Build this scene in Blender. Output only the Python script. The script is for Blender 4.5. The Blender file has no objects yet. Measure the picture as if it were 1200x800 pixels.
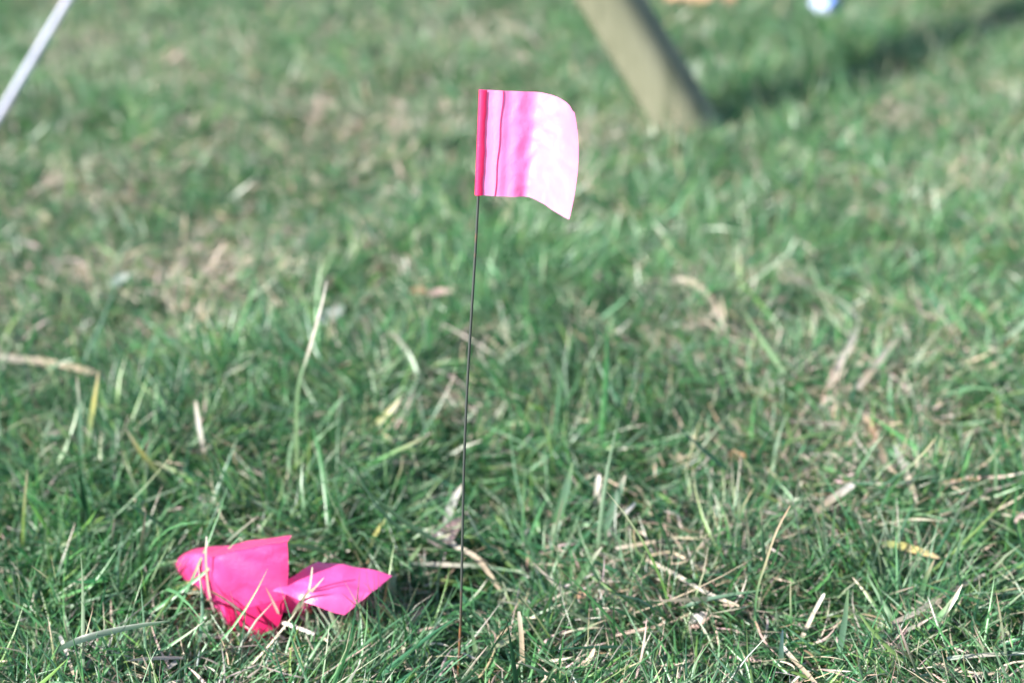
import bpy, math, random
import numpy as np
from mathutils import Vector, Matrix

R = math.radians
rng = np.random.default_rng(11)
random.seed(11)
scene = bpy.context.scene
col = scene.collection

# ------------------------------------------------------------------ camera
CAM_H, PITCH, FPX = 1.0, 24.0, 2000.0          # metres, degrees below horizontal, focal length for a 1200 px wide frame
cam_d = bpy.data.cameras.new("camera")
cam = bpy.data.objects.new("camera", cam_d)
col.objects.link(cam)
cam.location = (0, 0, CAM_H)
cam.rotation_euler = (R(90 - PITCH), 0, 0)
cam_d.sensor_width = 36.0
cam_d.lens = 36.0 * FPX / 1200.0
cam_d.clip_start, cam_d.clip_end = 0.05, 1000
cam_d.dof.use_dof = True
cam_d.dof.focus_distance = 1.595
cam_d.dof.aperture_fstop = 2.5
scene.camera = cam

# ------------------------------------------------------------------ light
SUN_EL, SUN_AZ = 31.0, 243.0                    # azimuth clockwise from +Y
az, el = R(SUN_AZ), R(SUN_EL)
sun_dir = Vector((math.sin(az) * math.cos(el), math.cos(az) * math.cos(el), math.sin(el)))
world = bpy.data.worlds.new("World")
scene.world = world
world.use_nodes = True
wn = world.node_tree.nodes
sky = wn.new("ShaderNodeTexSky")
sky.sky_type = 'NISHITA'
sky.sun_disc = False
sky.sun_elevation = el
sky.sun_rotation = az
wn["Background"].inputs["Strength"].default_value = 0.10
world.node_tree.links.new(sky.outputs[0], wn["Background"].inputs["Color"])
sun_d = bpy.data.lights.new("sun", 'SUN')
sun_d.energy = 5.0
sun_d.angle = R(0.5)
sun_d.color = (1.0, 0.96, 0.90)
sun = bpy.data.objects.new("sun", sun_d)
sun.rotation_euler = sun_dir.to_track_quat('Z', 'Y').to_euler()
sun.location = (-3, -2, 4)
col.objects.link(sun)
scene.view_settings.view_transform = 'Standard'
scene.view_settings.look = 'None'
scene.view_settings.exposure = 1.42
scene.view_settings.gamma = 1.0
scene.cycles.max_bounces = 6
scene.cycles.diffuse_bounces = 3
scene.cycles.transmission_bounces = 4

# ------------------------------------------------------------------ helpers
def lattice(seed):
    return np.random.default_rng(seed).random((256, 256))
LAT = [lattice(s) for s in range(8)]

def noise(x, y, scale, k=0):
    """smooth value noise, 0..1"""
    x = np.asarray(x, float) / scale + 37.3
    y = np.asarray(y, float) / scale + 11.7
    xi, yi = np.floor(x).astype(int), np.floor(y).astype(int)
    fx, fy = x - xi, y - yi
    fx, fy = fx * fx * (3 - 2 * fx), fy * fy * (3 - 2 * fy)
    L = LAT[k]
    g = lambda a, b: L[a % 256, b % 256]
    return (g(xi, yi) * (1 - fx) + g(xi + 1, yi) * fx) * (1 - fy) + (g(xi, yi + 1) * (1 - fx) + g(xi + 1, yi + 1) * fx) * fy

# shallow dips in the lawn: x, y, radius, depth
HOLLOWS = [(0.115, 1.46, .045, .042), (-.045, 1.58, .05, .036), (-.03, 1.78, .055, .036), (.20, 1.42, .03, .03), (-.40, 1.50, .04, .03), (.33, 1.52, .04, .03), (.42, 1.86, .06, .02), (-.42, 1.62, .05, .02)]
def gh(x, y):
    """height of the soil"""
    h = 0
    for cx, cy, r, d in HOLLOWS:
        h = h - d * np.exp(-((x - cx) ** 2 + ((y - cy) * 1.3) ** 2) / (2 * r * r))
    return h + 0.026 * (noise(x, y, 0.17, 0) - .5) + 0.035 * (noise(x, y, 0.6, 1) - .5) + 0.05 * (noise(x, y, 2.3, 2) - .5)

CP, SP = math.cos(R(PITCH)), math.sin(R(PITCH))
def ray(px, py):
    a, b = (px - 600) / FPX, -(py - 400) / FPX
    return Vector((a, CP + b * SP, -SP + b * CP))
def at_z(px, py, z):
    """world point seen at a photo pixel, at height z"""
    d = ray(px, py)
    t = (z - CAM_H) / d.z
    return Vector((0, 0, CAM_H)) + d * t
def at_y(px, py, y):
    d = ray(px, py)
    return Vector((0, 0, CAM_H)) + d * (y / d.y)
def on_ground(px, py, lift=0.0):
    z = 0.0
    for _ in range(6):
        p = at_z(px, py, z + lift)
        z = float(gh(p.x, p.y))
    return at_z(px, py, z + lift)
def project(x, y, z):
    dy, dz = y, z - CAM_H
    depth = dy * CP - dz * SP
    up = dy * SP + dz * CP
    return 600 + FPX * x / depth, 400 - FPX * up / depth, depth

def tag(o, label=None, cat=None, group=None, kind=None):
    if label: o["label"] = label
    if cat: o["category"] = cat
    if group: o["group"] = group
    if kind: o["kind"] = kind
    return o
def empty(name, loc):
    o = bpy.data.objects.new(name, None)
    o.location = loc
    o.empty_display_size = 0.05
    col.objects.link(o)
    return o
def mesh_obj(name, verts, faces, mat, parent=None, smooth=True, loc=None):
    """verts in world space; loc gives the object's origin"""
    me = bpy.data.meshes.new(name)
    off = Vector(loc) if loc is not None else Vector((0, 0, 0))
    base = off + (parent.location if parent else Vector((0, 0, 0)))
    me.from_pydata([tuple(Vector(v) - base) for v in verts], [], faces)
    if smooth:
        me.polygons.foreach_set("use_smooth", [True] * len(me.polygons))
    if mat: me.materials.append(mat)
    me.update()
    o = bpy.data.objects.new(name, me)
    o.location = off
    if parent: o.parent = parent
    col.objects.link(o)
    return o
def tube(points, radii, n=12, cap=True):
    """tube along points -> verts, faces"""
    pts = [Vector(p) for p in points]
    V, F = [], []
    ref = None
    for i, p in enumerate(pts):
        t = (pts[min(i + 1, len(pts) - 1)] - pts[max(i - 1, 0)]).normalized()
        if ref is None:
            ref = t.orthogonal().normalized()
        s = (ref - t * ref.dot(t)).normalized()
        ref = s
        b = t.cross(s)
        r = radii[i] if hasattr(radii, "__len__") else radii
        for k in range(n):
            a = 2 * math.pi * k / n
            V.append(p + (s * math.cos(a) + b * math.sin(a)) * r)
    for i in range(len(pts) - 1):
        for k in range(n):
            k2 = (k + 1) % n
            F.append((i * n + k, i * n + k2, (i + 1) * n + k2, (i + 1) * n + k))
    if cap:
        F.append(tuple(range(n - 1, -1, -1)))
        F.append(tuple((len(pts) - 1) * n + k for k in range(n)))
    return V, F
def grid_faces(nu, nv):
    return [(i * nv + j, i * nv + j + 1, (i + 1) * nv + j + 1, (i + 1) * nv + j) for i in range(nu - 1) for j in range(nv - 1)]
def catmull(P, m):
    """resample a list of Vectors smoothly with m steps per span"""
    out = []
    for i in range(len(P) - 1):
        p0, p1, p2, p3 = P[max(i - 1, 0)], P[i], P[i + 1], P[min(i + 2, len(P) - 1)]
        for k in range(m):
            t = k / m
            out.append(0.5 * ((2 * p1) + (p2 - p0) * t + (2 * p0 - 5 * p1 + 4 * p2 - p3) * t * t + (3 * p1 - p0 - 3 * p2 + p3) * t ** 3))
    out.append(P[-1])
    return out
def smooth_grid(rows, m):
    rows = [catmull(r, m) for r in rows]
    cols = [catmull([r[j] for r in rows], m) for j in range(len(rows[0]))]
    nu, nv = len(cols[0]), len(cols)
    return [cols[j][i] for i in range(nu) for j in range(nv)], nu, nv

# ------------------------------------------------------------------ materials
def new_mat(name):
    m = bpy.data.materials.new(name)
    m.use_nodes = True
    nt = m.node_tree
    b = nt.nodes["Principled BSDF"]
    return m, nt, b
def N(nt, typ, **kw):
    n = nt.nodes.new(typ)
    for k, v in kw.items():
        if k in n.inputs: n.inputs[k].default_value = v
        else: setattr(n, k, v)
    return n
def ramp(nt, stops, src):
    r = nt.nodes.new("ShaderNodeValToRGB")
    e = r.color_ramp.elements
    while len(e) < len(stops): e.new(0.5)
    for i, (p, c) in enumerate(stops):
        e[i].position = p
        e[i].color = (*c, 1)
    nt.links.new(src, r.inputs[0])
    return r

def grass_material(name, rough=0.42, spec=0.5, transl=0.3):
    m, nt, b = new_mat(name)
    at = N(nt, "ShaderNodeAttribute", attribute_name="tint")
    b.inputs["Roughness"].default_value = rough
    b.inputs["Specular IOR Level"].default_value = spec
    nt.links.new(at.outputs["Color"], b.inputs["Base Color"])
    tr = N(nt, "ShaderNodeBsdfTranslucent")
    hsv = N(nt, "ShaderNodeHueSaturation", Saturation=1.1, Value=1.25)
    nt.links.new(at.outputs["Color"], hsv.inputs["Color"])
    nt.links.new(hsv.outputs[0], tr.inputs["Color"])
    mx = N(nt, "ShaderNodeMixShader")
    mx.inputs[0].default_value = transl
    nt.links.new(b.outputs[0], mx.inputs[1])
    nt.links.new(tr.outputs[0], mx.inputs[2])
    nt.links.new(mx.outputs[0], nt.nodes["Material Output"].inputs["Surface"])
    return m
M_grass = grass_material("grass_blade", 0.38, 0.8, 0.32)
M_dry = grass_material("dry_blade", 0.55, 0.4, 0.2)

def ground_material():
    m, nt, b = new_mat("soil_and_moss")
    tc = N(nt, "ShaderNodeNewGeometry")
    n1 = N(nt, "ShaderNodeTexNoise", Scale=9.0, Detail=8.0, Roughness=0.7)
    n2 = N(nt, "ShaderNodeTexNoise", Scale=160.0, Detail=6.0, Roughness=0.7)
    nt.links.new(tc.outputs["Position"], n1.inputs["Vector"])
    nt.links.new(tc.outputs["Position"], n2.inputs["Vector"])
    r1 = ramp(nt, [(0.3, (0.016, 0.036, 0.016)), (0.55, (0.026, 0.058, 0.024)), (0.78, (0.060, 0.062, 0.034))], n1.outputs["Fac"])
    r2 = ramp(nt, [(0.3, (0.35, 0.35, 0.35)), (0.7, (1.3, 1.3, 1.3))], n2.outputs["Fac"])
    mx = N(nt, "ShaderNodeMix", data_type='RGBA', blend_type='MULTIPLY')
    mx.inputs["Factor"].default_value = 1
    nt.links.new(r1.outputs[0], mx.inputs["A"])
    nt.links.new(r2.outputs[0], mx.inputs["B"])
    nt.links.new(mx.outputs["Result"], b.inputs["Base Color"])
    bp = N(nt, "ShaderNodeBump", Strength=0.8, Distance=0.01)
    nt.links.new(n2.outputs["Fac"], bp.inputs["Height"])
    nt.links.new(bp.outputs[0], b.inputs["Normal"])
    b.inputs["Roughness"].default_value = 0.95
    return m

def plastic(name, base, through, tf=0.38, rough=0.4, spec=0.7, wrinkle=0.18):
    m, nt, b = new_mat(name)
    tc = N(nt, "ShaderNodeTexCoord")
    n1 = N(nt, "ShaderNodeTexNoise", Scale=70.0, Detail=5.0, Roughness=0.6)
    nt.links.new(tc.outputs["Object"], n1.inputs["Vector"])
    r1 = ramp(nt, [(0.35, tuple(c * 0.9 for c in base)), (0.65, base)], n1.outputs["Fac"])
    n3 = N(nt, "ShaderNodeTexNoise", Scale=420.0, Detail=3.0, Roughness=0.7)   # specks of soil on the film
    nt.links.new(tc.outputs["Object"], n3.inputs["Vector"])
    r3 = ramp(nt, [(0.66, (1, 1, 1)), (0.74, (0.62, 0.55, 0.5))], n3.outputs["Fac"])
    mu = N(nt, "ShaderNodeMix", data_type='RGBA', blend_type='MULTIPLY')
    mu.inputs["Factor"].default_value = 1
    nt.links.new(r1.outputs[0], mu.inputs["A"])
    nt.links.new(r3.outputs[0], mu.inputs["B"])
    nt.links.new(mu.outputs["Result"], b.inputs["Base Color"])
    b.inputs["Roughness"].default_value = rough
    b.inputs["Specular IOR Level"].default_value = spec
    b.inputs["Coat Weight"].default_value = 0.35
    b.inputs["Coat Roughness"].default_value = 0.3
    n2 = N(nt, "ShaderNodeTexNoise", Scale=45.0, Detail=3.0, Roughness=0.5, Distortion=0.6)
    nt.links.new(tc.outputs["Object"], n2.inputs["Vector"])
    bp = N(nt, "ShaderNodeBump", Strength=wrinkle, Distance=0.004)
    nt.links.new(n2.outputs["Fac"], bp.inputs["Height"])
    n4 = N(nt, "ShaderNodeTexNoise", Scale=170.0, Detail=4.0, Roughness=0.55, Distortion=1.2)
    nt.links.new(tc.outputs["Object"], n4.inputs["Vector"])
    b2 = N(nt, "ShaderNodeBump", Strength=0.35, Distance=0.0012)
    nt.links.new(n4.outputs["Fac"], b2.inputs["Height"])
    nt.links.new(bp.outputs[0], b2.inputs["Normal"])
    nt.links.new(b2.outputs[0], b.inputs["Normal"])
    tr = N(nt, "ShaderNodeBsdfTranslucent")
    tr.inputs["Color"].default_value = (*through, 1)
    mx = N(nt, "ShaderNodeMixShader")
    mx.inputs[0].default_value = tf
    nt.links.new(b.outputs[0], mx.inputs[1])
    nt.links.new(tr.outputs[0], mx.inputs[2])
    nt.links.new(mx.outputs[0], nt.nodes["Material Output"].inputs["Surface"])
    return m
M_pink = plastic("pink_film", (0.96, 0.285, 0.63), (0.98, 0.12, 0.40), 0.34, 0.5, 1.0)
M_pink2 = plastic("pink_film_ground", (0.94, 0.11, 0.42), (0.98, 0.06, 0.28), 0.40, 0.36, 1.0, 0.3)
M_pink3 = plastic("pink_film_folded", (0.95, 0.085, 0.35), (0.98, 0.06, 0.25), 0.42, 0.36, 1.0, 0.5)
M_crimson = plastic("pink_film_double_shaded", (0.62, 0.018, 0.13), (0.7, 0.015, 0.09), 0.2, 0.45, 0.4)  # film laid double, its colour also darkened for grass shadow
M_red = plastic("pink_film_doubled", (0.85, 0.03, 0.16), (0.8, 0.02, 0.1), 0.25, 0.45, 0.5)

def wire_material():
    m, nt, b = new_mat("weathered_wire")
    tc = N(nt, "ShaderNodeNewGeometry")
    mp = N(nt, "ShaderNodeMapping")
    mp.inputs["Scale"].default_value = (30, 30, 26)
    n = N(nt, "ShaderNodeTexNoise", Scale=1.0, Detail=6.0, Roughness=0.65)
    nt.links.new(tc.outputs["Position"], mp.inputs["Vector"])
    nt.links.new(mp.outputs[0], n.inputs["Vector"])
    sx = N(nt, "ShaderNodeSeparateXYZ")
    nt.links.new(tc.outputs["Position"], sx.inputs[0])
    mr = N(nt, "ShaderNodeMapRange")            # rust sits mostly on the lower part
    for k_, v_ in (("From Min", 0.03), ("From Max", 0.26), ("To Min", 0.07), ("To Max", -0.05)):
        mr.inputs[k_].default_value = v_
    nt.links.new(sx.outputs["Z"], mr.inputs["Value"])
    ad = N(nt, "ShaderNodeMath", operation='ADD')
    nt.links.new(n.outputs["Fac"], ad.inputs[0])
    nt.links.new(mr.outputs[0], ad.inputs[1])
    r = ramp(nt, [(0.54, (0.05, 0.06, 0.055)), (0.62, (0.11, 0.075, 0.05)), (0.72, (0.38, 0.13, 0.04))], ad.outputs[0])
    nt.links.new(r.outputs[0], b.inputs["Base Color"])
    b.inputs["Metallic"].default_value = 0.35
    b.inputs["Roughness"].default_value = 0.5
    return m
def wood_material():
    m, nt, b = new_mat("weathered_wood")
    tc = N(nt, "ShaderNodeTexCoord")
    mp = N(nt, "ShaderNodeMapping")
    mp.inputs["Scale"].default_value = (22, 22, 1.6)
    n = N(nt, "ShaderNodeTexNoise", Scale=2.0, Detail=8.0, Roughness=0.65)
    nt.links.new(tc.outputs["Object"], mp.inputs["Vector"])
    nt.links.new(mp.outputs[0], n.inputs["Vector"])
    r = ramp(nt, [(0.3, (0.085, 0.095, 0.058)), (0.5, (0.145, 0.150, 0.098)), (0.72, (0.195, 0.198, 0.14))], n.outputs["Fac"])
    nt.links.new(r.outputs[0], b.inputs["Base Color"])
    bp = N(nt, "ShaderNodeBump", Strength=0.4, Distance=0.004)
    nt.links.new(n.outputs["Fac"], bp.inputs["Height"])
    nt.links.new(bp.outputs[0], b.inputs["Normal"])
    b.inputs["Roughness"].default_value = 0.75
    return m
def simple(name, c, rough=0.5, var=0.15, scale=40, spec=0.5, transl=0):
    m, nt, b = new_mat(name)
    tc = N(nt, "ShaderNodeTexCoord")
    n = N(nt, "ShaderNodeTexNoise", Scale=float(scale), Detail=6.0, Roughness=0.6)
    nt.links.new(tc.outputs["Object"], n.inputs["Vector"])
    r = ramp(nt, [(0.3, tuple(x * (1 - var) for x in c)), (0.7, tuple(min(1, x * (1 + var)) for x in c))], n.outputs["Fac"])
    nt.links.new(r.outputs[0], b.inputs["Base Color"])
    b.inputs["Roughness"].default_value = rough
    b.inputs["Specular IOR Level"].default_value = spec
    return m

# ------------------------------------------------------------------ ground
def build_ground():
    k = np.linspace(-1, 1, 241)
    xs = np.sinh(k * 5.2) / math.sinh(5.2) * 150
    ys = 1.8 + np.sinh(k * 5.2) / math.sinh(5.2) * 150
    X, Y = np.meshgrid(xs, ys, indexing="ij")
    Z = gh(X, Y)
    V = np.stack([X, Y, Z], -1).reshape(-1, 3)
    me = bpy.data.meshes.new("ground")
    me.from_pydata(V.tolist(), [], [(i * 241 + j, (i + 1) * 241 + j, (i + 1) * 241 + j + 1, i * 241 + j + 1) for i in range(240) for j in range(240)])
    me.polygons.foreach_set("use_smooth", [True] * len(me.polygons))
    me.materials.append(ground_material())
    o = bpy.data.objects.new("ground", me)
    col.objects.link(o)
    return tag(o, "uneven soil of the lawn under the grass", kind="structure")
build_ground()

# ------------------------------------------------------------------ grass, one mesh per kind
def spots(x, y, lst):
    """sum of soft round patches given as photo pixel and radius in metres"""
    f = np.zeros_like(x)
    for px, py, rad in lst:
        p = at_z(px, py, 0.02)
        f += np.exp(-((x - p.x) ** 2 + ((y - p.y) / 1.25) ** 2) / (2 * rad * rad))
    return np.clip(f, 0, 1.3)
DRY_SPOTS = [(180, 75, .14), (95, 50, .10), (450, 165, .11), (480, 55, .16), (940, 440, .12), (1030, 420, .10), (860, 400, .08), (1015, 215, .06), (110, 200, .10),
             (565, 480, .07), (1050, 520, .08), (970, 580, .05), (120, 780, .07), (870, 650, .07), (1185, 205, .06), (720, 160, .07),
             (740, 740, .06), (330, 780, .06), (60, 340, .12), (250, 370, .08), (350, 150, .12), (230, 290, .1), (1150, 90, .12), (1130, 780, .05), (700, 690, .05)]
LUSH_SPOTS = [(60, 580, .12), (150, 650, .07), (650, 360, .12), (120, 130, .10), (1090, 320, .10), (880, 110, .14), (600, 660, .06), (420, 600, .07),
              (560, 300, .1), (760, 480, .1), (820, 250, .14), (1000, 700, .05), (300, 480, .1), (1000, 60, .2)]

def make_blades(name, mat, x, y, L, W, azim, lean, curl, colr, tipcol, nseg, fold, label, swirl=None, lift=None, kind="stuff"):
    n = len(x)
    S = np.linspace(0, 1, nseg + 1)
    z0 = gh(x, y) - 0.002 + (0 if lift is None else lift)
    P = np.zeros((n, nseg + 1, 3))
    P[:, 0] = np.stack([x, y, z0], -1)
    T = np.zeros((n, nseg + 1, 3))
    sw = np.zeros(n) if swirl is None else swirl
    for i in range(nseg + 1):
        th = np.clip(lean + curl * S[i], -2.2, 2.2)
        a = azim + sw * S[i]
        d = np.stack([np.sin(th) * np.cos(a), np.sin(th) * np.sin(a), np.cos(th)], -1)
        T[:, i] = d
        if i < nseg:
            th2 = np.clip(lean + curl * (S[i] + .5 / nseg), -2.2, 2.2)
            d2 = np.stack([np.sin(th2) * np.cos(a), np.sin(th2) * np.sin(a), np.cos(th2)], -1)
            P[:, i + 1] = P[:, i] + d2 * (L / nseg)[:, None]
    g = gh(P[..., 0], P[..., 1]) + 0.003 + rng.random((n, 1)) * 0.012
    P[:, 1:, 2] = np.maximum(P[:, 1:, 2], g[:, 1:])
    tw = rng.normal(0, 0.9, n)
    up = np.stack([-np.sin(azim), np.cos(azim), np.zeros(n)], -1)
    side = np.zeros((n, nseg + 1, 3))
    nor = np.zeros((n, nseg + 1, 3))
    for i in range(nseg + 1):
        s0 = up
        b0 = np.cross(T[:, i], s0)
        ang = tw * (0.5 + 0.9 * S[i])
        s = s0 * np.cos(ang)[:, None] + b0 * np.sin(ang)[:, None]
        side[:, i] = s
        nor[:, i] = np.cross(T[:, i], s)
    prof = np.interp(S, [0, .25, .6, .85, 1], [.75, 1, .85, .45, .06])
    hw = W[:, None] * prof[None] * 0.5
    l = P - side * hw[..., None]
    r = P + side * hw[..., None]
    if fold:
        c = P + nor * (hw * 0.45)[..., None]
        V = np.stack([l, c, r], 2)           # n, seg+1, 3, 3
        k = 3
    else:
        V = np.stack([l, r], 2)
        k = 2
    V = V.reshape(-1, 3)
    per = (nseg + 1) * k
    q = []
    for i in range(nseg):
        for j in range(k - 1):
            q.append((i * k + j, i * k + j + 1, (i + 1) * k + j + 1, (i + 1) * k + j))
    q = np.array(q)
    F = (np.arange(n)[:, None, None] * per + q[None]).reshape(-1, 4)
    me = bpy.data.meshes.new(name)
    me.vertices.add(len(V))
    me.vertices.foreach_set("co", V.astype(np.float32).ravel())
    me.loops.add(F.size)
    me.loops.foreach_set("vertex_index", F.astype(np.int32).ravel())
    me.polygons.add(len(F))
    me.polygons.foreach_set("loop_start", np.arange(0, F.size, 4, dtype=np.int32))
    me.polygons.foreach_set("use_smooth", np.ones(len(F), dtype=bool))
    me.update(calc_edges=True)
    tf = np.clip((S - .55) / .45, 0, 1)[None, :, None]
    C = colr[:, None, :] * (1 - tf) + tipcol[:, None, :] * tf
    C = np.repeat(C[:, :, None, :], k, 2).reshape(-1, 3)
    C = np.concatenate([C, np.ones((len(C), 1))], 1)
    ca = me.color_attributes.new("tint", 'FLOAT_COLOR', 'POINT')
    ca.data.foreach_set("color", C.astype(np.float32).ravel())
    me.materials.append(mat)
    o = bpy.data.objects.new(name, me)
    col.objects.link(o)
    tag(o, label, kind=kind)
    return o

def palette(n, cols, weights, jit=0.18):
    cols = np.array(cols)
    w = np.array(weights, float)
    idx = rng.choice(len(cols), n, p=w / w.sum())
    c = cols[idx] * np.exp(rng.normal(0, jit, (n, 1)))
    c *= np.exp(rng.normal(0, 0.06, (n, 3)))
    return np.clip(c, 0.005, 0.85)
GREENS = [(0.060, 0.185, 0.066), (0.085, 0.240, 0.082), (0.052, 0.170, 0.080), (0.160, 0.285, 0.080), (0.110, 0.225, 0.120), (0.024, 0.078, 0.036), (0.18, 0.28, 0.16)]
GW = [5, 5, 4.5, 2.5, 4, 2.5, 2.5]
STRAWS = [(0.46, 0.37, 0.28), (0.52, 0.43, 0.36), (0.38, 0.30, 0.21), (0.54, 0.47, 0.41), (0.24, 0.17, 0.11), (0.38, 0.24, 0.14), (0.50, 0.38, 0.34)]
SW = [5, 5, 3, 4, 1.4, .25, 4]

def cull(x, y, lens):
    """local thinning: keep what lies in the lawn clear of the flag sheets; returns length factor"""
    px, py, d = project(x, y, gh(x, y))
    f = np.ones_like(x)
    a = (px > 198) & (px < 350) & (py > 690) & (py < 800)       # trodden patch in front of the folded flag
    f[a] *= 0.27
    b = (px > 312) & (px < 470) & (py > 672) & (py < 775)      # flattened under the lying flag
    f[b] *= 0.40
    c = (np.abs(px - 536) < 15) & (py > 690) & (py < 850)                     # at the foot of the wire
    f[c] *= 0.32
    return np.minimum(f, 1)

def region(n, x0, x1, y0, y1):
    return rng.uniform(x0, x1, n), rng.uniform(y0, y1, n)
def in_view(x, y, m=0.12):
    px, py, d = project(x, y, 0.02)
    return (px > -1200 * m) & (px < 1200 * (1 + m)) & (py > -90) & (py < 900)

def sample(density, y0, y1, inside, wide=1.0):
    hw = (0.42 * y1 + 0.2) + wide
    A = 2 * hw * (y1 - y0)
    x, y = region(int(A * density), -hw, hw, y0, y1)
    v = in_view(x, y)
    keep = v if inside else (~v & (np.abs(x) < 0.33 * y + 0.25 + wide))
    return x[keep], y[keep]

def green_blades(name, x, y, nseg, fold, label, Lm, Wm, lying=0.58):
    n = len(x)
    dry = spots(x, y, DRY_SPOTS); lush = spots(x, y, LUSH_SPOTS)
    keep = rng.random(n) > 0.30 * np.clip(dry - lush * .5, 0, 1)
    x, y, dry, lush = x[keep], y[keep], dry[keep], lush[keep]
    n = len(x)
    cl = noise(x, y, .09, 3)
    L = Lm * np.exp(rng.normal(0, .33, n)) * (0.55 + 0.9 * cl) * (1 + .3 * lush)
    L = np.minimum(L, 2.2 * Lm) * cull(x, y, L)
    W = Wm * np.exp(rng.normal(0, .38, n))
    azf = noise(x, y, .11, 4) * 4 * math.pi + rng.normal(0, 1.0, n)
    ly = rng.random(n) < lying
    lean = np.where(ly, rng.uniform(.9, 1.5, n), np.abs(rng.normal(.35, .3, n)))
    curl = np.where(ly, rng.normal(.2, .5, n), np.abs(rng.normal(.7, .6, n)))
    colr = palette(n, GREENS, GW)
    hue = noise(x, y, .3, 5)[:, None]
    colr = colr * (0.85 + .3 * hue) * np.array([[1.0, 1.0, 1.0]])
    tip = colr.copy()
    t = rng.random(n) < .14 + .15 * np.clip(dry, 0, 1)
    tip[t] = palette(int(t.sum()), STRAWS, SW)
    lift = np.where(ly, rng.uniform(0, .030, n), 0)
    return make_blades(name, M_grass, x, y, L, W, azf, lean, curl, colr, tip, nseg, fold, label, rng.normal(0, .5, n), lift)
def dry_blades(name, x, y, nseg, fold, label, Lm, Wm, base=.30):
    n = len(x)
    dry = spots(x, y, DRY_SPOTS); lush = spots(x, y, LUSH_SPOTS)
    nf = noise(x, y, .22, 6)
    keep = rng.random(n) < np.clip(base * (.45 + 1.1 * nf) + .34 * dry - .2 * lush, .04, 1)
    x, y, dry = x[keep], y[keep], dry[keep]
    n = len(x)
    L = Lm * np.exp(rng.normal(0, .4, n)) * cull(x, y, x)
    W = Wm * np.exp(rng.normal(0, .42, n))
    azf = noise(x, y, .15, 7) * 4 * math.pi + rng.normal(0, 1.0, n)
    ly = rng.random(n) < .72
    lean = np.where(ly, rng.uniform(1.0, 1.6, n), np.abs(rng.normal(.5, .35, n)))
    curl = rng.normal(.1, .5, n)
    colr = palette(n, STRAWS, SW, .22)
    lift = np.where(ly, rng.uniform(.004, .042, n), 0)
    tip = colr * np.exp(rng.normal(0, .15, (n, 1)))
    return make_blades(name, M_dry, x, y, L, W, azf, lean, curl, colr, np.clip(tip, 0, .8), nseg, fold, label, rng.normal(0, .6, n), lift)

# near belt that is in focus, then the soft belt behind it, then the lawn around the frame
x, y = sample(52000, 1.12, 2.1, True)
green_blades("grass", x, y, 4, True, "short green lawn grass round the flags in the foreground", .054, .0023, .62)
x, y = sample(1700, 1.12, 2.3, True)
green_blades("grass", x, y, 6, True, "longer glossy grass blades bent over the foreground lawn", .088, .0042, .72)
x, y = sample(28000, 1.12, 2.1, True)
dry_blades("dry_grass", x, y, 5, True, "straw and dry clippings lying in the foreground lawn", .033, .0018, .25)
x, y = sample(46000, 2.1, 4.9, True)
green_blades("grass", x, y, 3, False, "soft focus green lawn grass behind the flag", .054, .0024, .66)
x, y = sample(22000, 2.1, 4.9, True)
dry_blades("dry_grass", x, y, 3, False, "straw patches in the lawn behind the flag", .038, .0019, .38)
x, y = sample(7000, .55, 5.2, False, 1.2)
green_blades("grass", x, y, 4, False, "green lawn grass beside the view", .066, .0050, .35)
x, y = sample(4000, .55, 5.2, False, 1.2)
dry_blades("dry_grass", x, y, 3, False, "straw in the lawn beside the view", .05, .0042, .3)
x, y = region(42000, -7, 7, 4.9, 12)
green_blades("grass", x, y, 3, False, "green lawn grass far behind the flag", .085, .012, .3)

# ------------------------------------------------------------------ single blades, straws and leaves that stand out
def ribbon(pts, width, prof=None, fold=.35, facing=None, sub=4):
    P = catmull([Vector(p) for p in pts], sub)
    n = len(P)
    V = []
    for i, p in enumerate(P):
        t = (P[min(i + 1, n - 1)] - P[max(i - 1, 0)]).normalized()
        f = Vector(facing) if facing is not None else Vector((-.25, -.8, .55))
        f = (f - t * f.dot(t)).normalized()
        s = t.cross(f)
        u = i / (n - 1)
        w = width * .5 * float(np.interp(u, *(prof or ([0, .2, .6, .85, 1], [.6, 1, .9, .5, .05]))))
        V += [p - s * w, p - f * w * fold, p + s * w]
    return V, grid_faces(n, 3)
def tinted(o, fn):
    """colour attribute along the blade, fn(u) -> rgb"""
    me = o.data
    n = len(me.vertices) // 3
    ca = me.color_attributes.new("tint", 'FLOAT_COLOR', 'POINT')
    buf = []
    for i in range(n):
        c = fn(i / (n - 1))
        buf += [*c, 1] * 3
    ca.data.foreach_set("color", buf)
def lerp(a, b, t): return tuple(x + (y - x) * t for x, y in zip(a, b))
def gradient(stops):
    us = [s[0] for s in stops]
    return lambda u: tuple(float(np.interp(u, us, [s[1][k] for s in stops])) for k in range(3))
STRAW, PALE, BROWN, GREEN, LGREEN, BLUEG, WHITE, YEL = (.40, .32, .23), (.48, .43, .36), (.22, .14, .08), (.075, .165, .07), (.16, .25, .12), (.09, .17, .11), (.60, .57, .53), (.40, .38, .13)
_ = (.50, .39, .27), (.62, .56, .48), (.26, .15, .08), (.06, .17, .06), (.17, .29, .10), (.09, .18, .12), (.72, .68, .64), (.52, .46, .12)

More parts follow.
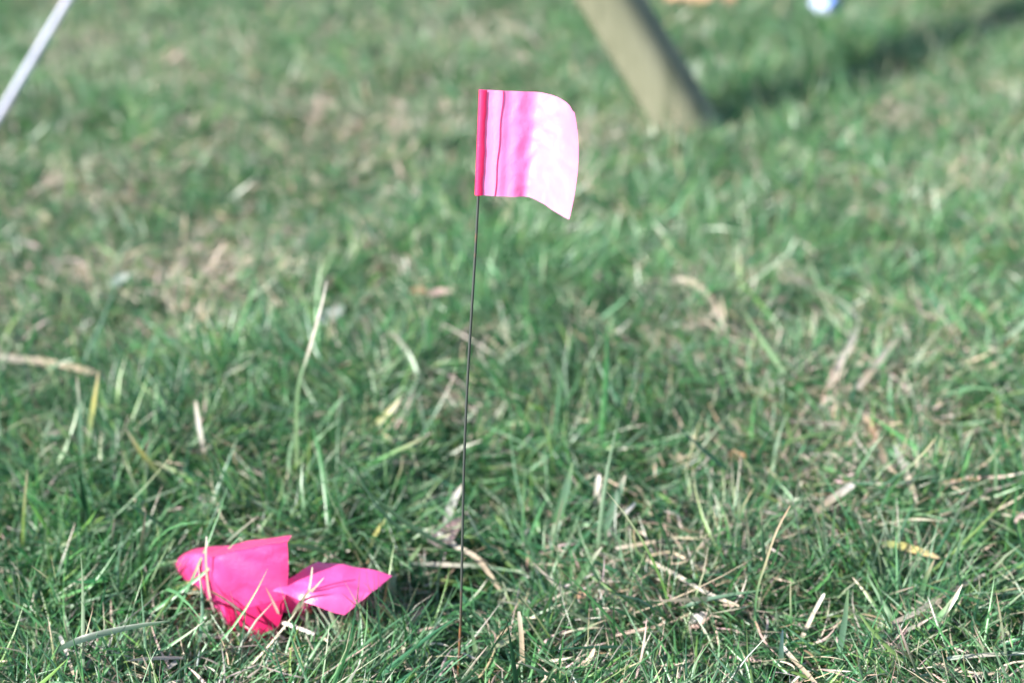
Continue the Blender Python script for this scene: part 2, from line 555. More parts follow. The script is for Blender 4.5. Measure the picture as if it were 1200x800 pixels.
def px_m(px, py, w):
    """width in metres of w photo pixels at a ground pixel"""
    p = on_ground(px, py)
    return w / FPX * project(p.x, p.y, p.z)[2]
def standing(name, label, cat, group, pts, w, stops, depth=(0, 0), mat=None, prof=None, facing=None):
    """first pixel is the foot on the soil; the rest rise in the plane of the foot, drifting by depth"""
    b = on_ground(*pts[0])
    P = [b]
    for i, q in enumerate(pts[1:], 1):
        P.append(at_y(q[0], q[1], b.y + depth[0] + (depth[1] - depth[0]) * i / (len(pts) - 1)))
    V, F = ribbon(P, px_m(*pts[0], w), prof, facing=facing)
    o = mesh_obj(name, V, F, mat or M_grass, loc=b)
    tinted(o, gradient(stops))
    return tag(o, label, cat, group)
def lying(name, label, cat, group, pts, w, stops, lift=.035, mat=None, prof=None, facing=(-.1, -.45, .85), lifts=None):
    P = [on_ground(q[0], q[1], lifts[i] if lifts else lift) for i, q in enumerate(pts)]
    c = P[len(P) // 2]
    V, F = ribbon(P, px_m(*pts[0], w), prof, facing=facing)
    o = mesh_obj(name, V, F, mat or M_dry, loc=c)
    tinted(o, gradient(stops))
    return tag(o, label, cat, group)
GB, GS, GL = "single green blades standing out of the lawn", "dry straws lying on the lawn", "dry stems standing in the lawn"
ROD = ([0, .1, .5, .9, 1], [.8, 1, 1, .85, .5])
def G(*c): return [(i / max(1, len(c) - 1), k) for i, k in enumerate(c)]

standing("grass_blade", "broad upright bluish green blade right of the wire's foot", "grass blade", GB, [(642, 645), (652, 612), (664, 570), (671, 541)], 11, G(LGREEN, GREEN, BLUEG, LGREEN))
standing("grass_blade", "broad dull green blade leaning right beside the white petal-like scrap", "grass blade", GB, [(700, 650), (712, 612), (726, 575), (733, 556)], 10, G(GREEN, BLUEG, BLUEG, PALE))
standing("grass_blade", "dark green blade with a pale dry tip leaning right below the white scrap", "grass blade", GB, [(650, 720), (672, 690), (690, 660), (706, 640)], 8, G(GREEN, GREEN, GREEN, PALE))
standing("grass_blade", "yellow-green blade with orange tip under the long dry stem at the left edge", "grass blade", GB, [(100, 560), (104, 510), (110, 470), (116, 434)], 7, G(GREEN, LGREEN, YEL, STRAW))
standing("grass_blade", "thin dark green blade beside the yellow-tipped one near the left edge", "grass blade", GB, [(98, 580), (95, 530), (93, 480), (90, 440)], 6, G(GREEN, BLUEG, BLUEG, PALE), (0, .02))
standing("grass_blade", "yellow-green blade sloping down right from a frayed pale tip at left", "grass blade", GB, [(212, 590), (190, 560), (165, 530), (146, 500)], 8, G(GREEN, LGREEN, YEL, PALE), (0, -.03))
standing("grass_blade", "tall thin stalk with a whitish upper half standing left of centre", "grass blade", GL, [(350, 590), (347, 520), (349, 455), (362, 410), (376, 360), (383, 328)], 4.5, [(0, PALE), (.15, LGREEN), (.5, GREEN), (.62, PALE), (1, WHITE)], (0, .05))
standing("grass_blade", "upright bluish green blade in front of the dry seed stalk at bottom right", "grass blade", GB, [(974, 800), (984, 760), (990, 725), (994, 690)], 8, G(GREEN, BLUEG, BLUEG, LGREEN))
standing("grass_blade", "short upright dark blue-green blade at the bottom edge right of the middle", "grass blade", GB, [(914, 805), (915, 775), (917, 736)], 7, G(GREEN, BLUEG, (.05, .10, .13)))
standing("grass_blade", "slender green blade with a straw-coloured tip crossing the dry stem at lower right", "grass blade", GB, [(1062, 745), (1075, 715), (1084, 680), (1095, 655)], 7, G(GREEN, BLUEG, GREEN, STRAW))
standing("grass_blade", "bent grey-green blade with a folded pale top under the yellow leaf at lower right", "grass blade", GB, [(1130, 720), (1122, 695), (1115, 670), (1109, 658)], 10, G(LGREEN, GREEN, BLUEG, PALE))
standing("grass_blade", "green blade leaning right behind the corner of the lying pink flag", "grass blade", GB, [(455, 695), (470, 672), (482, 655), (494, 637)], 8, G(GREEN, BLUEG, LGREEN, LGREEN))
standing("grass_blade", "thin yellow-green blade rising behind the top of the lying pink flag", "grass blade", GB, [(420, 668), (430, 645), (442, 622), (453, 606)], 6, G(LGREEN, LGREEN, YEL, LGREEN))
standing("grass_blade", "pale green blade just right of the wire's foot at the bottom edge", "grass blade", GB, [(563, 802), (557, 765), (552, 730)], 6, G(GREEN, LGREEN, BLUEG))
standing("grass_blade", "tall pale green blade standing left of the folded pink flag", "grass blade", GB, [(75, 680), (74, 645), (71, 610), (68, 580)], 9, G(PALE, LGREEN, GREEN, GREEN))
standing("grass_blade", "long arching dark green blade at the bottom left corner", "grass blade", GB, [(20, 795), (75, 757), (135, 738), (200, 727)], 10, G((.03, .07, .035), (.03, .065, .04), (.035, .07, .045), (.04, .09, .04)), (-.05, -.06), facing=(0, -.4, .9))
standing("grass_blade", "curled broad dark green blade low at the bottom edge right of the wire", "grass blade", GB, [(860, 775), (800, 783), (740, 785), (690, 790)], 13, G(LGREEN, GREEN, BLUEG, GREEN), (-.05, -.06), facing=(0, -.4, .9))
standing("grass_blade", "grey-green blade arching over the grass right of the bare dark hollow", "grass blade", GB, [(780, 728), (800, 712), (835, 700), (900, 690)], 6, G(PALE, BLUEG, BLUEG, GREEN), (-.03, -.05), facing=(0, -.4, .9))
standing("grass_blade", "broad grey dead blade leaning behind the wire's foot", "grass blade", GB, [(512, 640), (522, 610), (532, 585), (542, 567)], 11, G(PALE, (.36, .36, .33), (.4, .4, .38), PALE), (0, .01))
standing("grass_blade", "long green blade sloping up to the right in soft focus left of the wire", "grass blade", GB, [(360, 512), (390, 490), (410, 478), (430, 460)], 10, G(GREEN, LGREEN, LGREEN, LGREEN), (0, .03))
standing("grass_blade", "yellow-green blade with an orange tip in soft focus left of the wire", "grass blade", GB, [(405, 535), (430, 510), (450, 488), (470, 466)], 10, G(GREEN, LGREEN, YEL, STRAW), (0, .03))
standing("grass_blade", "long green blade slanting up towards the right edge", "grass blade", GB, [(1105, 600), (1140, 582), (1180, 568), (1215, 555)], 7, G(LGREEN, LGREEN, GREEN, GREEN), (0, .02))

standing("upright_straw", "thin pale stem bent over the left end of the folded pink flag", "upright straw", GL, [(258, 742), (250, 715), (244, 690), (241, 655), (242, 628)], 3, G(STRAW, PALE, PALE, STRAW, WHITE), (-.004, -.014), M_dry, ROD)
standing("upright_straw", "thin grey straw crossing the front of the folded pink flag", "upright straw", GL, [(306, 748), (290, 724), (268, 705), (247, 692)], 2.8, G((.3, .26, .2), (.3, .27, .23), (.25, .2, .17), BROWN), (-.02, -.02), M_dry, ROD)
standing("upright_straw", "thin pale straw reaching from the left to the curled end of the folded flag", "upright straw", GL, [(174, 716), (190, 697), (212, 685), (233, 677)], 4, G(STRAW, PALE, PALE, WHITE), (0, -.01), M_dry, ROD)
standing("upright_straw", "brownish stalk leaning between the two pink flags", "upright straw", GL, [(334, 726), (324, 702), (316, 682), (307, 661)], 4, G(LGREEN, (.3, .28, .12), STRAW, STRAW), (-.03, -.045), M_dry)
standing("upright_straw", "pale straw leaning left in the tuft before the lying pink flag", "upright straw", GL, [(330, 745), (327, 722), (320, 705), (311, 687)], 3.5, G(STRAW, PALE, PALE, STRAW), (-.03, -.045), M_dry)
standing("upright_straw", "dark grey-green blade with a pale split tip in the tuft before the lying pink flag", "upright straw", GL, [(335, 740), (348, 715), (362, 696), (380, 676)], 4, G((.1, .12, .08), (.10, .12, .08), (.2, .2, .15), PALE), (-.03, -.05), M_dry)
standing("upright_straw", "second thin grey-green blade fanning right in the tuft before the lying pink flag", "upright straw", GL, [(334, 742), (342, 722), (356, 700), (367, 688)], 4, G((.1, .12, .08), (.13, .15, .1), (.16, .17, .11), STRAW), (-.03, -.055), M_dry)
standing("upright_straw", "short pale straw between the tuft and the left edge of the lying pink flag", "upright straw", GL, [(345, 735), (352, 712), (362, 690), (366, 664)], 3, G(STRAW, STRAW, PALE, PALE), (-.035, -.06), M_dry, ROD)
standing("upright_straw", "upright pale straw at the left end of the lying pink flag", "upright straw", GL, [(338, 722), (340, 700), (346, 676)], 4, G(STRAW, PALE, WHITE), (-.04, -.055), M_dry)
standing("upright_straw", "short straw bent back over the lower corner of the lying pink flag", "upright straw", GL, [(431, 744), (424, 727), (415, 712), (408, 700)], 4, G(STRAW, PALE, STRAW, BROWN), (-.02, -.03), M_dry, ROD)
standing("upright_straw", "white dry stalk standing upright at the bottom edge right of the wire", "upright straw", GL, [(613, 803), (612, 775), (611, 745), (608, 716)], 6, G(BROWN, STRAW, STRAW, PALE), (0, 0), M_dry, ROD)
standing("upright_straw", "long thin stalk with a brown tip rising over the right-hand grass", "upright straw", GL, [(884, 770), (886, 700), (897, 660), (910, 622), (926, 592)], 2.6, G(GREEN, GREEN, (.25, .24, .14), (.33, .27, .18), BROWN), (0, .03), M_dry, ROD)
standing("upright_straw", "pale straw stalk with a bent top left of the tall blade at bottom right", "upright straw", GL, [(930, 768), (942, 742), (955, 715), (966, 695)], 5, G(LGREEN, PALE, PALE, WHITE), (0, 0), M_dry, ROD)
standing("upright_straw", "brown-topped dry stalk upright in soft focus below the white pole", "upright straw", GL, [(246, 418), (243, 402), (240, 385), (237, 364)], 8, G(STRAW, STRAW, BROWN, STRAW), (0, 0), M_dry, ROD)
standing("upright_straw", "thin whitish stalk in the grass above the folded pink flag", "upright straw", GL, [(243, 555), (238, 525), (233, 500), (229, 470)], 6, G(LGREEN, PALE, WHITE, PALE), (0, 0), M_dry, ROD)
standing("upright_straw", "short pale stalk left of the wire halfway up", "upright straw", GL, [(526, 422), (521, 405), (515, 380)], 8, G(STRAW, PALE, PALE), (0, 0), M_dry, ROD)
standing("upright_straw", "pinkish dry sheath standing in two strips left of the white scrap", "upright straw", GL, [(700, 618), (699, 590), (702, 556)], 8, G(STRAW, PALE, WHITE), (0, 0), M_dry, ROD)
standing("upright_straw", "orange-tinged dry stalk leaning in the grass left of the folded pink flag", "upright straw", GL, [(208, 722), (218, 700), (230, 690)], 5, G(BROWN, (.42, .18, .07), (.45, .22, .1)), (0, 0), M_dry, ROD)

lying("straw", "long pale dry stem lying across the grass at the left edge", "straw", GS, [(-40, 418), (0, 419), (60, 425), (115, 438)], 9, G(STRAW, PALE, STRAW, STRAW), .05, prof=ROD)
lying("straw", "short pale straw below the long dry stem at left", "straw", GS, [(40, 514), (65, 506), (92, 496)], 8, G(STRAW, PALE, STRAW), .045, prof=ROD)
lying("straw", "thick frayed pale straw lying in the middle of the right-hand grass", "straw", GS, [(958, 600), (970, 588), (984, 578), (1000, 567)], 10, G(STRAW, STRAW, PALE, WHITE), .05, prof=ROD)
lying("straw", "white straw pointing at the foot of the wire", "straw", GS, [(513, 624), (535, 640), (560, 655), (585, 690)], 6, G(WHITE, PALE, STRAW, STRAW), .045, prof=ROD)
lying("straw", "long straight straw sloping down right beyond the dark hollow", "straw", GS, [(757, 655), (790, 672), (830, 695), (866, 710)], 5, G(STRAW, PALE, PALE, STRAW), .05, prof=ROD)
lying("straw", "short flat straw lying level left of the long sloping one", "straw", GS, [(722, 642), (745, 638), (768, 634)], 5, G(PALE, STRAW, STRAW), .05, prof=ROD)
lying("straw", "bleached round stem lying level in the bottom right corner", "straw", GS, [(1110, 771), (1150, 767), (1215, 764)], 5, G((.4, .5, .4), PALE, (.42, .52, .42)), .045, prof=ROD)
lying("straw", "knotted dry stem rising right across the lower right grass", "straw", GS, [(1045, 730), (1075, 716), (1110, 694), (1155, 672)], 6, G(STRAW, PALE, STRAW, PALE), .05, prof=ROD)
lying("straw", "wide tan straw lying beneath the knotted stem at lower right", "straw", GS, [(1072, 722), (1090, 713), (1108, 700)], 10, G(STRAW, STRAW, PALE), .04)
lying("straw", "thin pale straw sloping down right from the dark blade at the bottom edge", "straw", GS, [(916, 756), (930, 772), (945, 788), (960, 805)], 5, G(WHITE, STRAW, STRAW, STRAW), .04, prof=ROD)
lying("straw", "bleached straw in the grass left of the folded pink flag's base", "straw", GS, [(228, 745), (245, 744), (268, 746)], 6, G(PALE, WHITE, PALE), .022, prof=ROD)
lying("straw", "short bleached straw lying before the folded pink flag", "straw", GS, [(192, 785), (205, 776), (215, 769)], 6, G(PALE, WHITE, WHITE), .03, prof=ROD)
lying("straw", "broad pale dry blade lying low at bottom left", "straw", GS, [(85, 785), (105, 778), (130, 762)], 9, G(STRAW, PALE, PALE), .03)
lying("straw", "white split straw standing out at the bottom left of the lawn", "straw", GS, [(70, 744), (78, 765), (86, 790)], 4, G(WHITE, PALE, STRAW), .045, prof=ROD)
lying("straw", "pale straw lying over dark grass right of the wire near the bottom edge", "straw", GS, [(563, 770), (590, 752), (622, 736)], 9, G(LGREEN, (.4, .42, .26), STRAW), .035)
lying("straw", "long grey-green blade lying level behind the foot of the wire", "straw", GS, [(480, 660), (520, 661), (570, 664), (620, 672)], 6, G(BLUEG, PALE, BLUEG, LGREEN), .045)
lying("straw", "light straw bundle streak slanting through the dry patch at right", "straw", GS, [(970, 455), (985, 425), (1000, 395), (1012, 360)], 9, G(STRAW, PALE, PALE, LGREEN), .05)
lying("straw", "second pale streak right of the first in the dry patch at right", "straw", GS, [(1005, 455), (1020, 435), (1036, 415), (1052, 392)], 9, G(PALE, STRAW, PALE, STRAW), .05)
lying("straw", "dry brownish stem sloping down right below the dry patch", "straw", GS, [(1012, 485), (1025, 510), (1040, 545), (1052, 555)], 8, G(STRAW, BROWN, STRAW, STRAW), .05)
lying("straw", "pinkish pale stem beside the brownish one below the dry patch", "straw", GS, [(1050, 520), (1058, 545), (1068, 570), (1075, 590)], 8, G(WHITE, PALE, STRAW, PALE), .05)
lying("straw", "pale curved stem lying in soft focus at the right beyond the wire", "straw", GS, [(790, 327), (815, 333), (835, 355), (850, 388)], 9, G(PALE, STRAW, STRAW, PALE), .05)

# broad yellow leaf and the dry leaves
def leaf(name, label, cat, pts, w, c, lift=.04, cup=.25, mat=None, group=None, lifts=None, facing=(-.1, -.45, .85)):
    P = [on_ground(q[0], q[1], lifts[i] if lifts else lift) for i, q in enumerate(pts)]
    V, F = ribbon(P, px_m(*pts[0], w), ([0, .15, .45, .8, 1], [.12, .75, 1, .6, .04]), cup, facing, 6)
    o = mesh_obj(name, V, F, mat or M_dry, loc=P[len(P) // 2])
    tinted(o, gradient(c))
    return tag(o, label, cat, group)
GDL = "dry leaves lying in the lawn"
leaf("yellow_blade", "yellowing broad blade arched over the grass at lower right", "leaf", [(1032, 636), (1055, 639), (1080, 646), (1105, 655)], 11, G(LGREEN, YEL, (.6, .42, .18), STRAW), .055)
leaf("dry_leaf", "brown dry leaf left of the wire in soft focus", "leaf", [(480, 343), (490, 340), (500, 341)], 13, G((.14, .08, .045), (.24, .16, .09), (.18, .11, .07)), .05, group=GDL)
leaf("dry_leaf", "pinkish pale curled leaf just left of the wire in soft focus", "leaf", [(500, 346), (515, 341), (530, 342)], 10, G((.3, .22, .17), (.44, .31, .28), (.38, .28, .25)), .055, group=GDL)
leaf("dry_leaf", "pale lilac-pink dry leaf tucked behind the foot of the wire", "leaf", [(508, 640), (520, 625), (540, 606)], 30, G((.24, .20, .20), (.38, .26, .26), (.46, .29, .28)), .045, group=GDL, facing=(-.3, -.75, .6))
leaf("dry_leaf", "small rusty leaf in the grass right of the wire", "leaf", [(852, 532), (862, 532), (874, 535)], 13, G((.30, .16, .08), (.36, .2, .1), (.28, .15, .08)), .045, group=GDL)
leaf("dry_leaf", "small orange-brown leaf beside the broad grass under the lying pink flag", "leaf", [(352, 722), (358, 717), (366, 714)], 12, G((.4, .18, .08), (.5, .26, .12), (.4, .2, .1)), .02, group=GDL)
leaf("dry_leaf", "small tan leaf lying beneath the dark blade right of the wire", "leaf", [(674, 700), (681, 697), (688, 697)], 10, G((.5, .28, .17), (.56, .34, .22), (.5, .3, .2)), .04, group=GDL)
leaf("dry_leaf", "bleached papery leaf in the dark hollow at lower right", "leaf", [(805, 728), (818, 722), (828, 718)], 13, G(PALE, (.66, .6, .62), PALE), .035, group=GDL)
leaf("dry_leaf", "frayed pale husk lying at the bottom edge near the right corner", "leaf", [(1092, 778), (1115, 782), (1140, 790), (1170, 787)], 10, G(STRAW, (.5, .4, .32), (.52, .42, .34), STRAW), .03, group=GDL)
leaf("white_scrap", "small white papery scrap beside the broad leaning blade", "scrap", [(733, 603), (739, 594), (744, 588)], 14, G((.45, .42, .40), (.56, .54, .52), (.5, .47, .45)), .058, .2, facing=(-.75, -.55, .35))
leaf("white_leaf", "pale bluish withered leaf in soft focus by the tall stalk's tip", "leaf", [(375, 380), (388, 368), (402, 358)], 22, G((.36, .40, .36), (.45, .48, .46), (.4, .45, .42)), .045)
leaf("white_leaf", "shiny pale blade end lying in the upper left grass", "leaf", [(128, 338), (142, 326), (156, 322)], 14, G((.25, .32, .26), (.36, .42, .38), (.3, .36, .3)), .04)

# ------------------------------------------------------------------ standing marking flag
B = on_ground(534, 822)
T = at_y(563.5, 105, on_ground(535, 792).y + 0.055)
Wd = (T - B).normalized()
H_F, L_F = 0.0970, 0.123
flag = tag(empty("marking_flag", B), "upright pink plastic marking flag on a thin rusty wire", "marking flag")
pts = []
for i in range(41):
    t = i / 40
    p = (B - Wd * 0.06).lerp(T, t)
    pts.append(p + Vector((0.0016 * math.sin(t * 9), 0.0012 * math.sin(t * 7 + 1), 0)))
V, F = tube(pts, 0.0013, 8)
mesh_obj("wire", V, F, wire_material(), flag)
ex = (Vector((1, 0, 0)) - Wd * Wd.x).normalized()
ed = ex.cross(Wd)                      # towards the viewer's side
if ed.y > 0: ed = -ed
def sstep(a, b, x):
    t = min(1, max(0, (x - a) / (b - a)))
    return t * t * (3 - 2 * t)
def flag_row(v, nu=61):
    """outline of the sheet at height fraction v (0 top, 1 bottom): list of (across, towards viewer)"""
    out = []
    a, d = 0.0, 0.0
    for i in range(nu):
        u = i / (nu - 1)
        out.append((a, d))
        top = -2 + 44 * sstep(.32, .52, u) + 38 * sstep(.55, .84, u)
        bot = -2 + 62 * sstep(.345, .43, u)
        mid = -3 + 52.5 * sstep(.36, .50, u) + 9 * sstep(.5, .9, u)
        ph = top * (1 - v) ** 2 + mid * 2 * v * (1 - v) + bot * v * v
        # soft lengthwise ripples next to the wire
        ph += 17 * math.exp(-((u - .12) / .035) ** 2) - 15 * math.exp(-((u - .20) / .03) ** 2) + 9 * math.exp(-((u - .25) / .03) ** 2) - 26 * math.exp(-((u - (.35 - .02 * v)) / .055) ** 2) * (.55 + .45 * v)
        ph += 3.0 * math.sin(u * 23 + v * 5) * sstep(.5, .7, u)
        ph = R(ph)
        st = L_F / (nu - 1)
        a += math.cos(ph) * st
        d += math.sin(ph) * st
    return out
NV, NU = 41, 61
rows = [flag_row(j / (NV - 1)) for j in range(NV)]
def flag_pt(j, i, off=0.0):
    a, d = rows[j][i]
    return T + ex * (a - .0012) + ed * (d + .0012 + off) - Wd * (H_F * j / (NV - 1) + .0098 * sstep(.42, 1, i / (NU - 1)) ** 1.2 * ((1 - j / (NV - 1)) ** 1.3 + .75 * (j / (NV - 1)) ** 2))
def crinkle(j, i):
    """shallow ridged creases over the loose part of the film"""
    a, b_ = i / NU, j / NV
    r1 = abs(float(noise(a + .45 * b_, b_ - .3 * a, .16, 3)) - .5)
    r2 = abs(float(noise(a - .6 * b_, b_ * .8, .09, 5)) - .5)
    return (.0055 * (.25 - r1) * (r1 < .25) + .0018 * (.25 - r2) * (r2 < .25)) * sstep(.12, .45, a)
V = [flag_pt(j, i, crinkle(j, i)) for j in range(NV) for i in range(NU)]
sheet = mesh_obj("flag_sheet", V, grid_faces(NV, NU), M_pink, flag)
# hem doubled round the wire: a narrow sleeve, then the welded seam line
V = []
for j in range(NV):
    p = T - Wd * (H_F * j / (NV - 1))
    wob = .0003 * math.sin(j * .31) + .0002 * math.sin(j * .83 + 1)
    prof = [(-.0014, -.0014), (-.0018, .0004), (-.0010, .0026), (.0008, .0034), (.0026, .0033), (.0044 + wob, .0027), (.0056 + wob, .0018)]
    V += [p + ex * a + ed * d for a, d in prof]
mesh_obj("wire_sleeve", V, grid_faces(NV, 7), M_red, flag)
V = []
for j in range(NV):
    k = 9
    a, d = rows[j][k]
    a += .0022 - .0036 * (j / (NV - 1)) + .0004 * math.sin(j * .4)
    p = T + ex * a + ed * (d + .0016) - Wd * (H_F * j / (NV - 1))
    V += [p - ex * .00035, p + ed * .0006, p + ex * .00035]
mesh_obj("seam", V, grid_faces(NV, 3), M_red, flag)

# ------------------------------------------------------------------ pink flags lying in the grass
yA = on_ground(292, 745, .0).y + .004
def A(px, py, dy): return at_y(px, py, yA + dy)
rowsA = [  # columns from the right edge round to the curled left end; each from lip to foot
    [A(342, 627, 0.004), A(338, 633, -0.023), A(337, 636, -0.026), A(338, 670, -0.026), A(333, 705, -0.030), A(322, 744, -0.026)],
    [A(318, 630, 0.010), A(313, 638, -0.020), A(312, 641, -0.023), A(312, 672, -0.026), A(312, 708, -0.028), A(304, 748, -0.024)],
    [A(283, 635, 0.020), A(276, 645, -0.012), A(276, 648, -0.015), A(278, 680, -0.020), A(283, 712, -0.020), A(284, 748, -0.018)],
    [A(262, 640, 0.030), A(250, 651, -0.005), A(249, 655, -0.010), A(254, 686, -0.016), A(264, 714, -0.014), A(268, 745, -0.008)],
    [A(250, 641, 0.036), A(243, 649, 0.008), A(241, 654, 0.004), A(244, 676, 0.000), A(249, 696, 0.004), A(258, 722, 0.002)],
    [A(232, 642, 0.046), A(225, 647, 0.030), A(223, 652, 0.024), A(223, 666, 0.016), A(228, 682, 0.022), A(238, 694, 0.022)],
    [A(216, 648, 0.060), A(211, 652, 0.050), A(208, 657, 0.045), A(209, 666, 0.038), A(213, 677, 0.044), A(223, 686, 0.046)],
    [A(208, 655, 0.074), A(205, 659, 0.070), A(205, 662, 0.067), A(208, 669, 0.062), A(214, 672, 0.066), A(224, 676, 0.070)],
]
V, nu, nv = smooth_grid(rowsA, 9)
V = [v + Vector((0, .0016 * math.sin(v.x * 90 + v.z * 110 + 1) * math.sin(v.z * 70)
                     + .006 * max(0, .2 - abs(float(noise(v.x + .5 * v.z, v.z - .4 * v.x, .019, 6)) - .5)), 0)) for v in V]
fA = tag(empty("pink_flag", on_ground(292, 745)), "crumpled pink plastic flag folded upright in the grass at lower left", "marking flag", "loose pink flags lying in the grass")
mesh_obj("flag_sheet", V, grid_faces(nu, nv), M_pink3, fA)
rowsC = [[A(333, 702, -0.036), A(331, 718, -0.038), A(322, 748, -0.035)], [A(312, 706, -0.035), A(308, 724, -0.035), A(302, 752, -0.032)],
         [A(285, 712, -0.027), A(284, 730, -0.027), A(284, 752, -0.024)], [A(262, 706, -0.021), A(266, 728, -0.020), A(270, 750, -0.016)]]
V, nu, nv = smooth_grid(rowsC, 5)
mesh_obj("folded_hem_shade", V, grid_faces(nu, nv), M_crimson, fA)  # doubled film at the foot; shade of the grass painted into its crimson

def Q(px, py, z): return at_z(px, py, z)
zb = float(gh(*on_ground(390, 700).xy))
rowsB = [  # far-left edge to near-right edge of the lying sheet
    [Q(319, 692, zb + .074), Q(336, 680, zb + .080), Q(355, 667, zb + .084), Q(373, 657, zb + .086)],
    [Q(345, 700, zb + .070), Q(362, 688, zb + .078), Q(382, 672, zb + .085), Q(399, 660, zb + .088)],
    [Q(372, 710, zb + .066), Q(388, 696, zb + .076), Q(409, 679, zb + .083), Q(429, 666, zb + .087)],
    [Q(404, 720, zb + .058), Q(422, 705, zb + .070), Q(441, 690, zb + .078), Q(460, 674, zb + .082)],
]
V, nu, nv = smooth_grid(rowsB, 10)
V = [v + Vector((0, 0, .0014 * math.sin(i % nv * .35 + (i // nv) * .18) * math.sin((i // nv) * .3 + .4) + .0012 * math.exp(-((i % nv - 12 - .15 * (i // nv)) / 2.0) ** 2))) for i, v in enumerate(V)]
fB = tag(empty("pink_flag", on_ground(390, 705)), "flat pink plastic flag lying on the grass right of the folded one", "marking flag", "loose pink flags lying in the grass")
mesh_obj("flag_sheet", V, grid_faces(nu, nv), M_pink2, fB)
# folded-under flap at its left end, seen as a darker red patch
rowsF = [[Q(326, 696, zb + .070), Q(345, 699, zb + .066), Q(366, 708, zb + .060)], [Q(322, 714, zb + .040), Q(340, 718, zb + .036), Q(356, 718, zb + .034)]]
V, nu, nv = smooth_grid(rowsF, 6)
mesh_obj("folded_flap", V, grid_faces(nu, nv), M_pink2, fB)

# ------------------------------------------------------------------ leaning wooden pole and white pole behind
M_wood = wood_material()
POLE_TURN = 24
b0 = on_ground(821, 174)
top = at_y(714, 0, b0.y + .03)
ax = (top - b0).normalized()
Rp = 37.0 / FPX * project(*b0)[2]
pole = tag(empty("leaning_wooden_pole", b0), "thick round wooden pole leaning left out of the grass behind the flag", "wooden pole")
P, rad = [], []
for i in range(41):
    t = i / 40
    P.append(b0 - ax * .12 + ax * (2.6 * t) + Vector((.004 * math.sin(t * 8), .004 * math.cos(t * 6), 0)))
    rad.append(Rp * (1 - .22 * t) * (1 + .012 * math.sin(t * 31)))
V, F = tube(P, rad, 28)
fr = Vector((0, -1, 0)); fr = (fr - ax * fr.dot(ax)).normalized(); sd = fr.cross(ax)
if sd.x < 0: sd = -sd
for i, c in enumerate(P):                # a hewn pole: rounded square section turned a little to the left
    for k in range(28):
        a = 2 * math.pi * k / 28
        ca, sa = math.cos(a), math.sin(a)
        q = (abs(ca) ** 3.0 + abs(sa) ** 3.0) ** (-1 / 3.0)
        a2 = a + R(POLE_TURN)
        V[i * 28 + k] = c + (sd * math.cos(a2) + fr * math.sin(a2)) * rad[i] * q * .9
mesh_obj("shaft", V, F, M_wood, pole)
capV = [P[-1] + ax * .012] + [P[-1] + (v - P[-1]) * .93 + ax * .006 for v in V[-28:]]
mesh_obj("cut_end", capV, [(0, 1 + k, 1 + (k + 1) % 28) for k in range(28)], simple("end_grain", (.36, .29, .17), .8), pole)

M_white = simple("white_enamel", (.42, .43, .56), .45, .05, 30)
b1 = on_ground(-26, 178)
t1 = at_y(80, 0, b1.y + .05)
ax1 = (t1 - b1).normalized()
wp = tag(empty("leaning_white_pole", b1), "slim white pole leaning right at the top left corner", "pole")
Rw = 4.3 / FPX * project(*b1)[2]
P = [b1 - ax1 * .08 + ax1 * (1.9 * i / 24) for i in range(25)]
V, F = tube(P, Rw, 16)
mesh_obj("shaft", V, F, M_white, wp)
V, F = tube([b1 - ax1 * .09, b1 - ax1 * .02, b1 + ax1 * .03, b1 + ax1 * .035], [Rw * .9, Rw * 1.5, Rw * 1.5, Rw * 1.1], 16)
mesh_obj("foot", V, F, simple("grey_rubber", (.25, .25, .27), .7), wp)

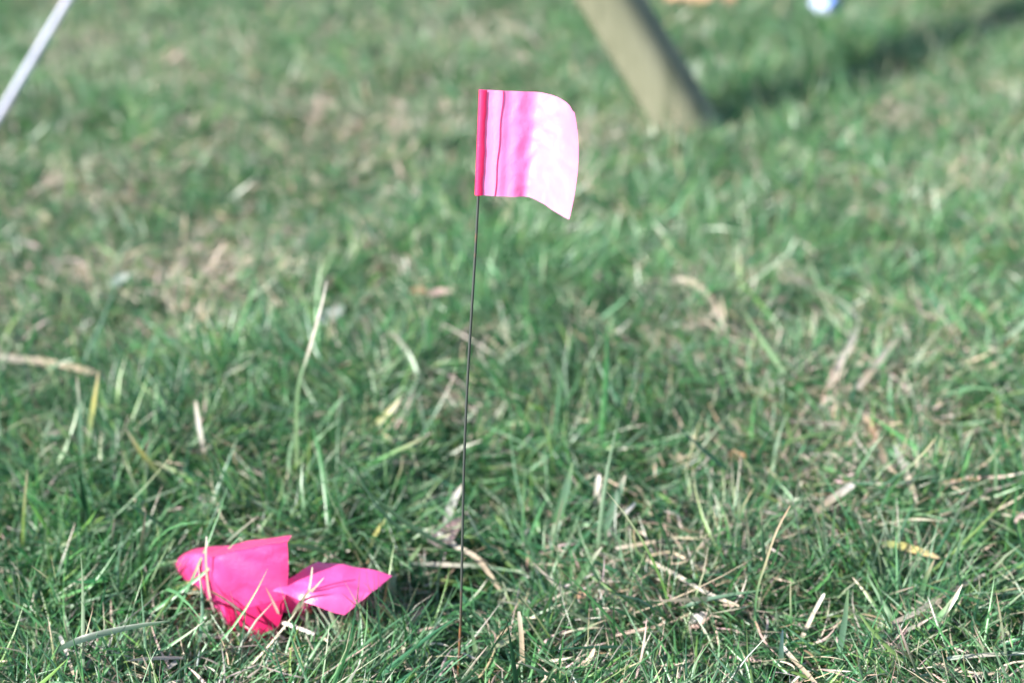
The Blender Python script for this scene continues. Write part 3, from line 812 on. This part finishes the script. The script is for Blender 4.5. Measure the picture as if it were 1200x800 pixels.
# ------------------------------------------------------------------ scraps at the top edge
def crumple(name, label, cat, c, size, mat, seed, lift):
    import bmesh
    bm = bmesh.new()
    bmesh.ops.create_icosphere(bm, subdivisions=3, radius=1)
    r = random.Random(seed)
    dirs = [Vector((r.gauss(0, 1), r.gauss(0, 1), r.gauss(0, 1))).normalized() for _ in range(16)]
    amp = [r.uniform(.62, .95) for _ in dirs]
    for v in bm.verts:
        k = 1.15
        for d, a in zip(dirs, amp):
            q = v.co.dot(d)
            if q > .1: k = min(k, a / q)
        v.co *= k
        v.co = Vector((v.co.x * size[0], v.co.y * size[1], v.co.z * size[2]))
    me = bpy.data.meshes.new(name)
    bm.to_mesh(me); bm.free()
    me.materials.append(mat)
    o = bpy.data.objects.new(name, me)
    o.location = c + Vector((0, 0, lift))
    col.objects.link(o)
    return tag(o, label, cat)
def two_tone():
    m, nt, b = new_mat("blue_and_white_wrapper")
    tc = N(nt, "ShaderNodeTexCoord")
    sp = N(nt, "ShaderNodeSeparateXYZ")
    nt.links.new(tc.outputs["Object"], sp.inputs[0])
    n = N(nt, "ShaderNodeTexNoise", Scale=30.0, Detail=2.0)
    nt.links.new(tc.outputs["Object"], n.inputs["Vector"])
    ad = N(nt, "ShaderNodeMath", operation='MULTIPLY_ADD')
    ad.inputs[1].default_value = .02
    nt.links.new(n.outputs["Fac"], ad.inputs[0])
    a2 = N(nt, "ShaderNodeMath", operation='ADD')
    nt.links.new(sp.outputs["X"], a2.inputs[0])
    nt.links.new(sp.outputs["Z"], a2.inputs[1])
    nt.links.new(a2.outputs[0], ad.inputs[2])
    mr = N(nt, "ShaderNodeMapRange")
    mr.inputs["From Min"].default_value = -.004
    mr.inputs["From Max"].default_value = .010
    nt.links.new(ad.outputs[0], mr.inputs["Value"])
    r = ramp(nt, [(.3, (.50, .55, .80)), (.7, (.07, .18, .66))], mr.outputs[0])
    nt.links.new(r.outputs[0], b.inputs["Base Color"])
    b.inputs["Roughness"].default_value = .35
    return m
p = on_ground(966, 30)
crumple("crumpled_wrapper", "crumpled blue and white wrapper in the grass at the top edge", "litter", p, (.042, .042, .042), two_tone(), 5, .058)
# orange scrap: a crumpled little sheet
p = on_ground(820, 18)
V = []
for i in range(13):
    for j in range(13):
        a, b_ = (i / 12 - .5) * .17, (j / 12 - .5) * .10
        V.append(p + Vector((a, b_, .055 + .012 * math.sin(i * .9 + j * .5) + .010 * math.sin(j * 1.3 - i * .4) - .25 * abs(a) ** 1.5)))
o = mesh_obj("orange_scrap", V, grid_faces(13, 13), simple("orange_cloth", (.62, .36, .23), .8, .2, 30), loc=p)
tag(o, "faded orange scrap lying in the grass behind the wooden pole at the top edge", "litter")
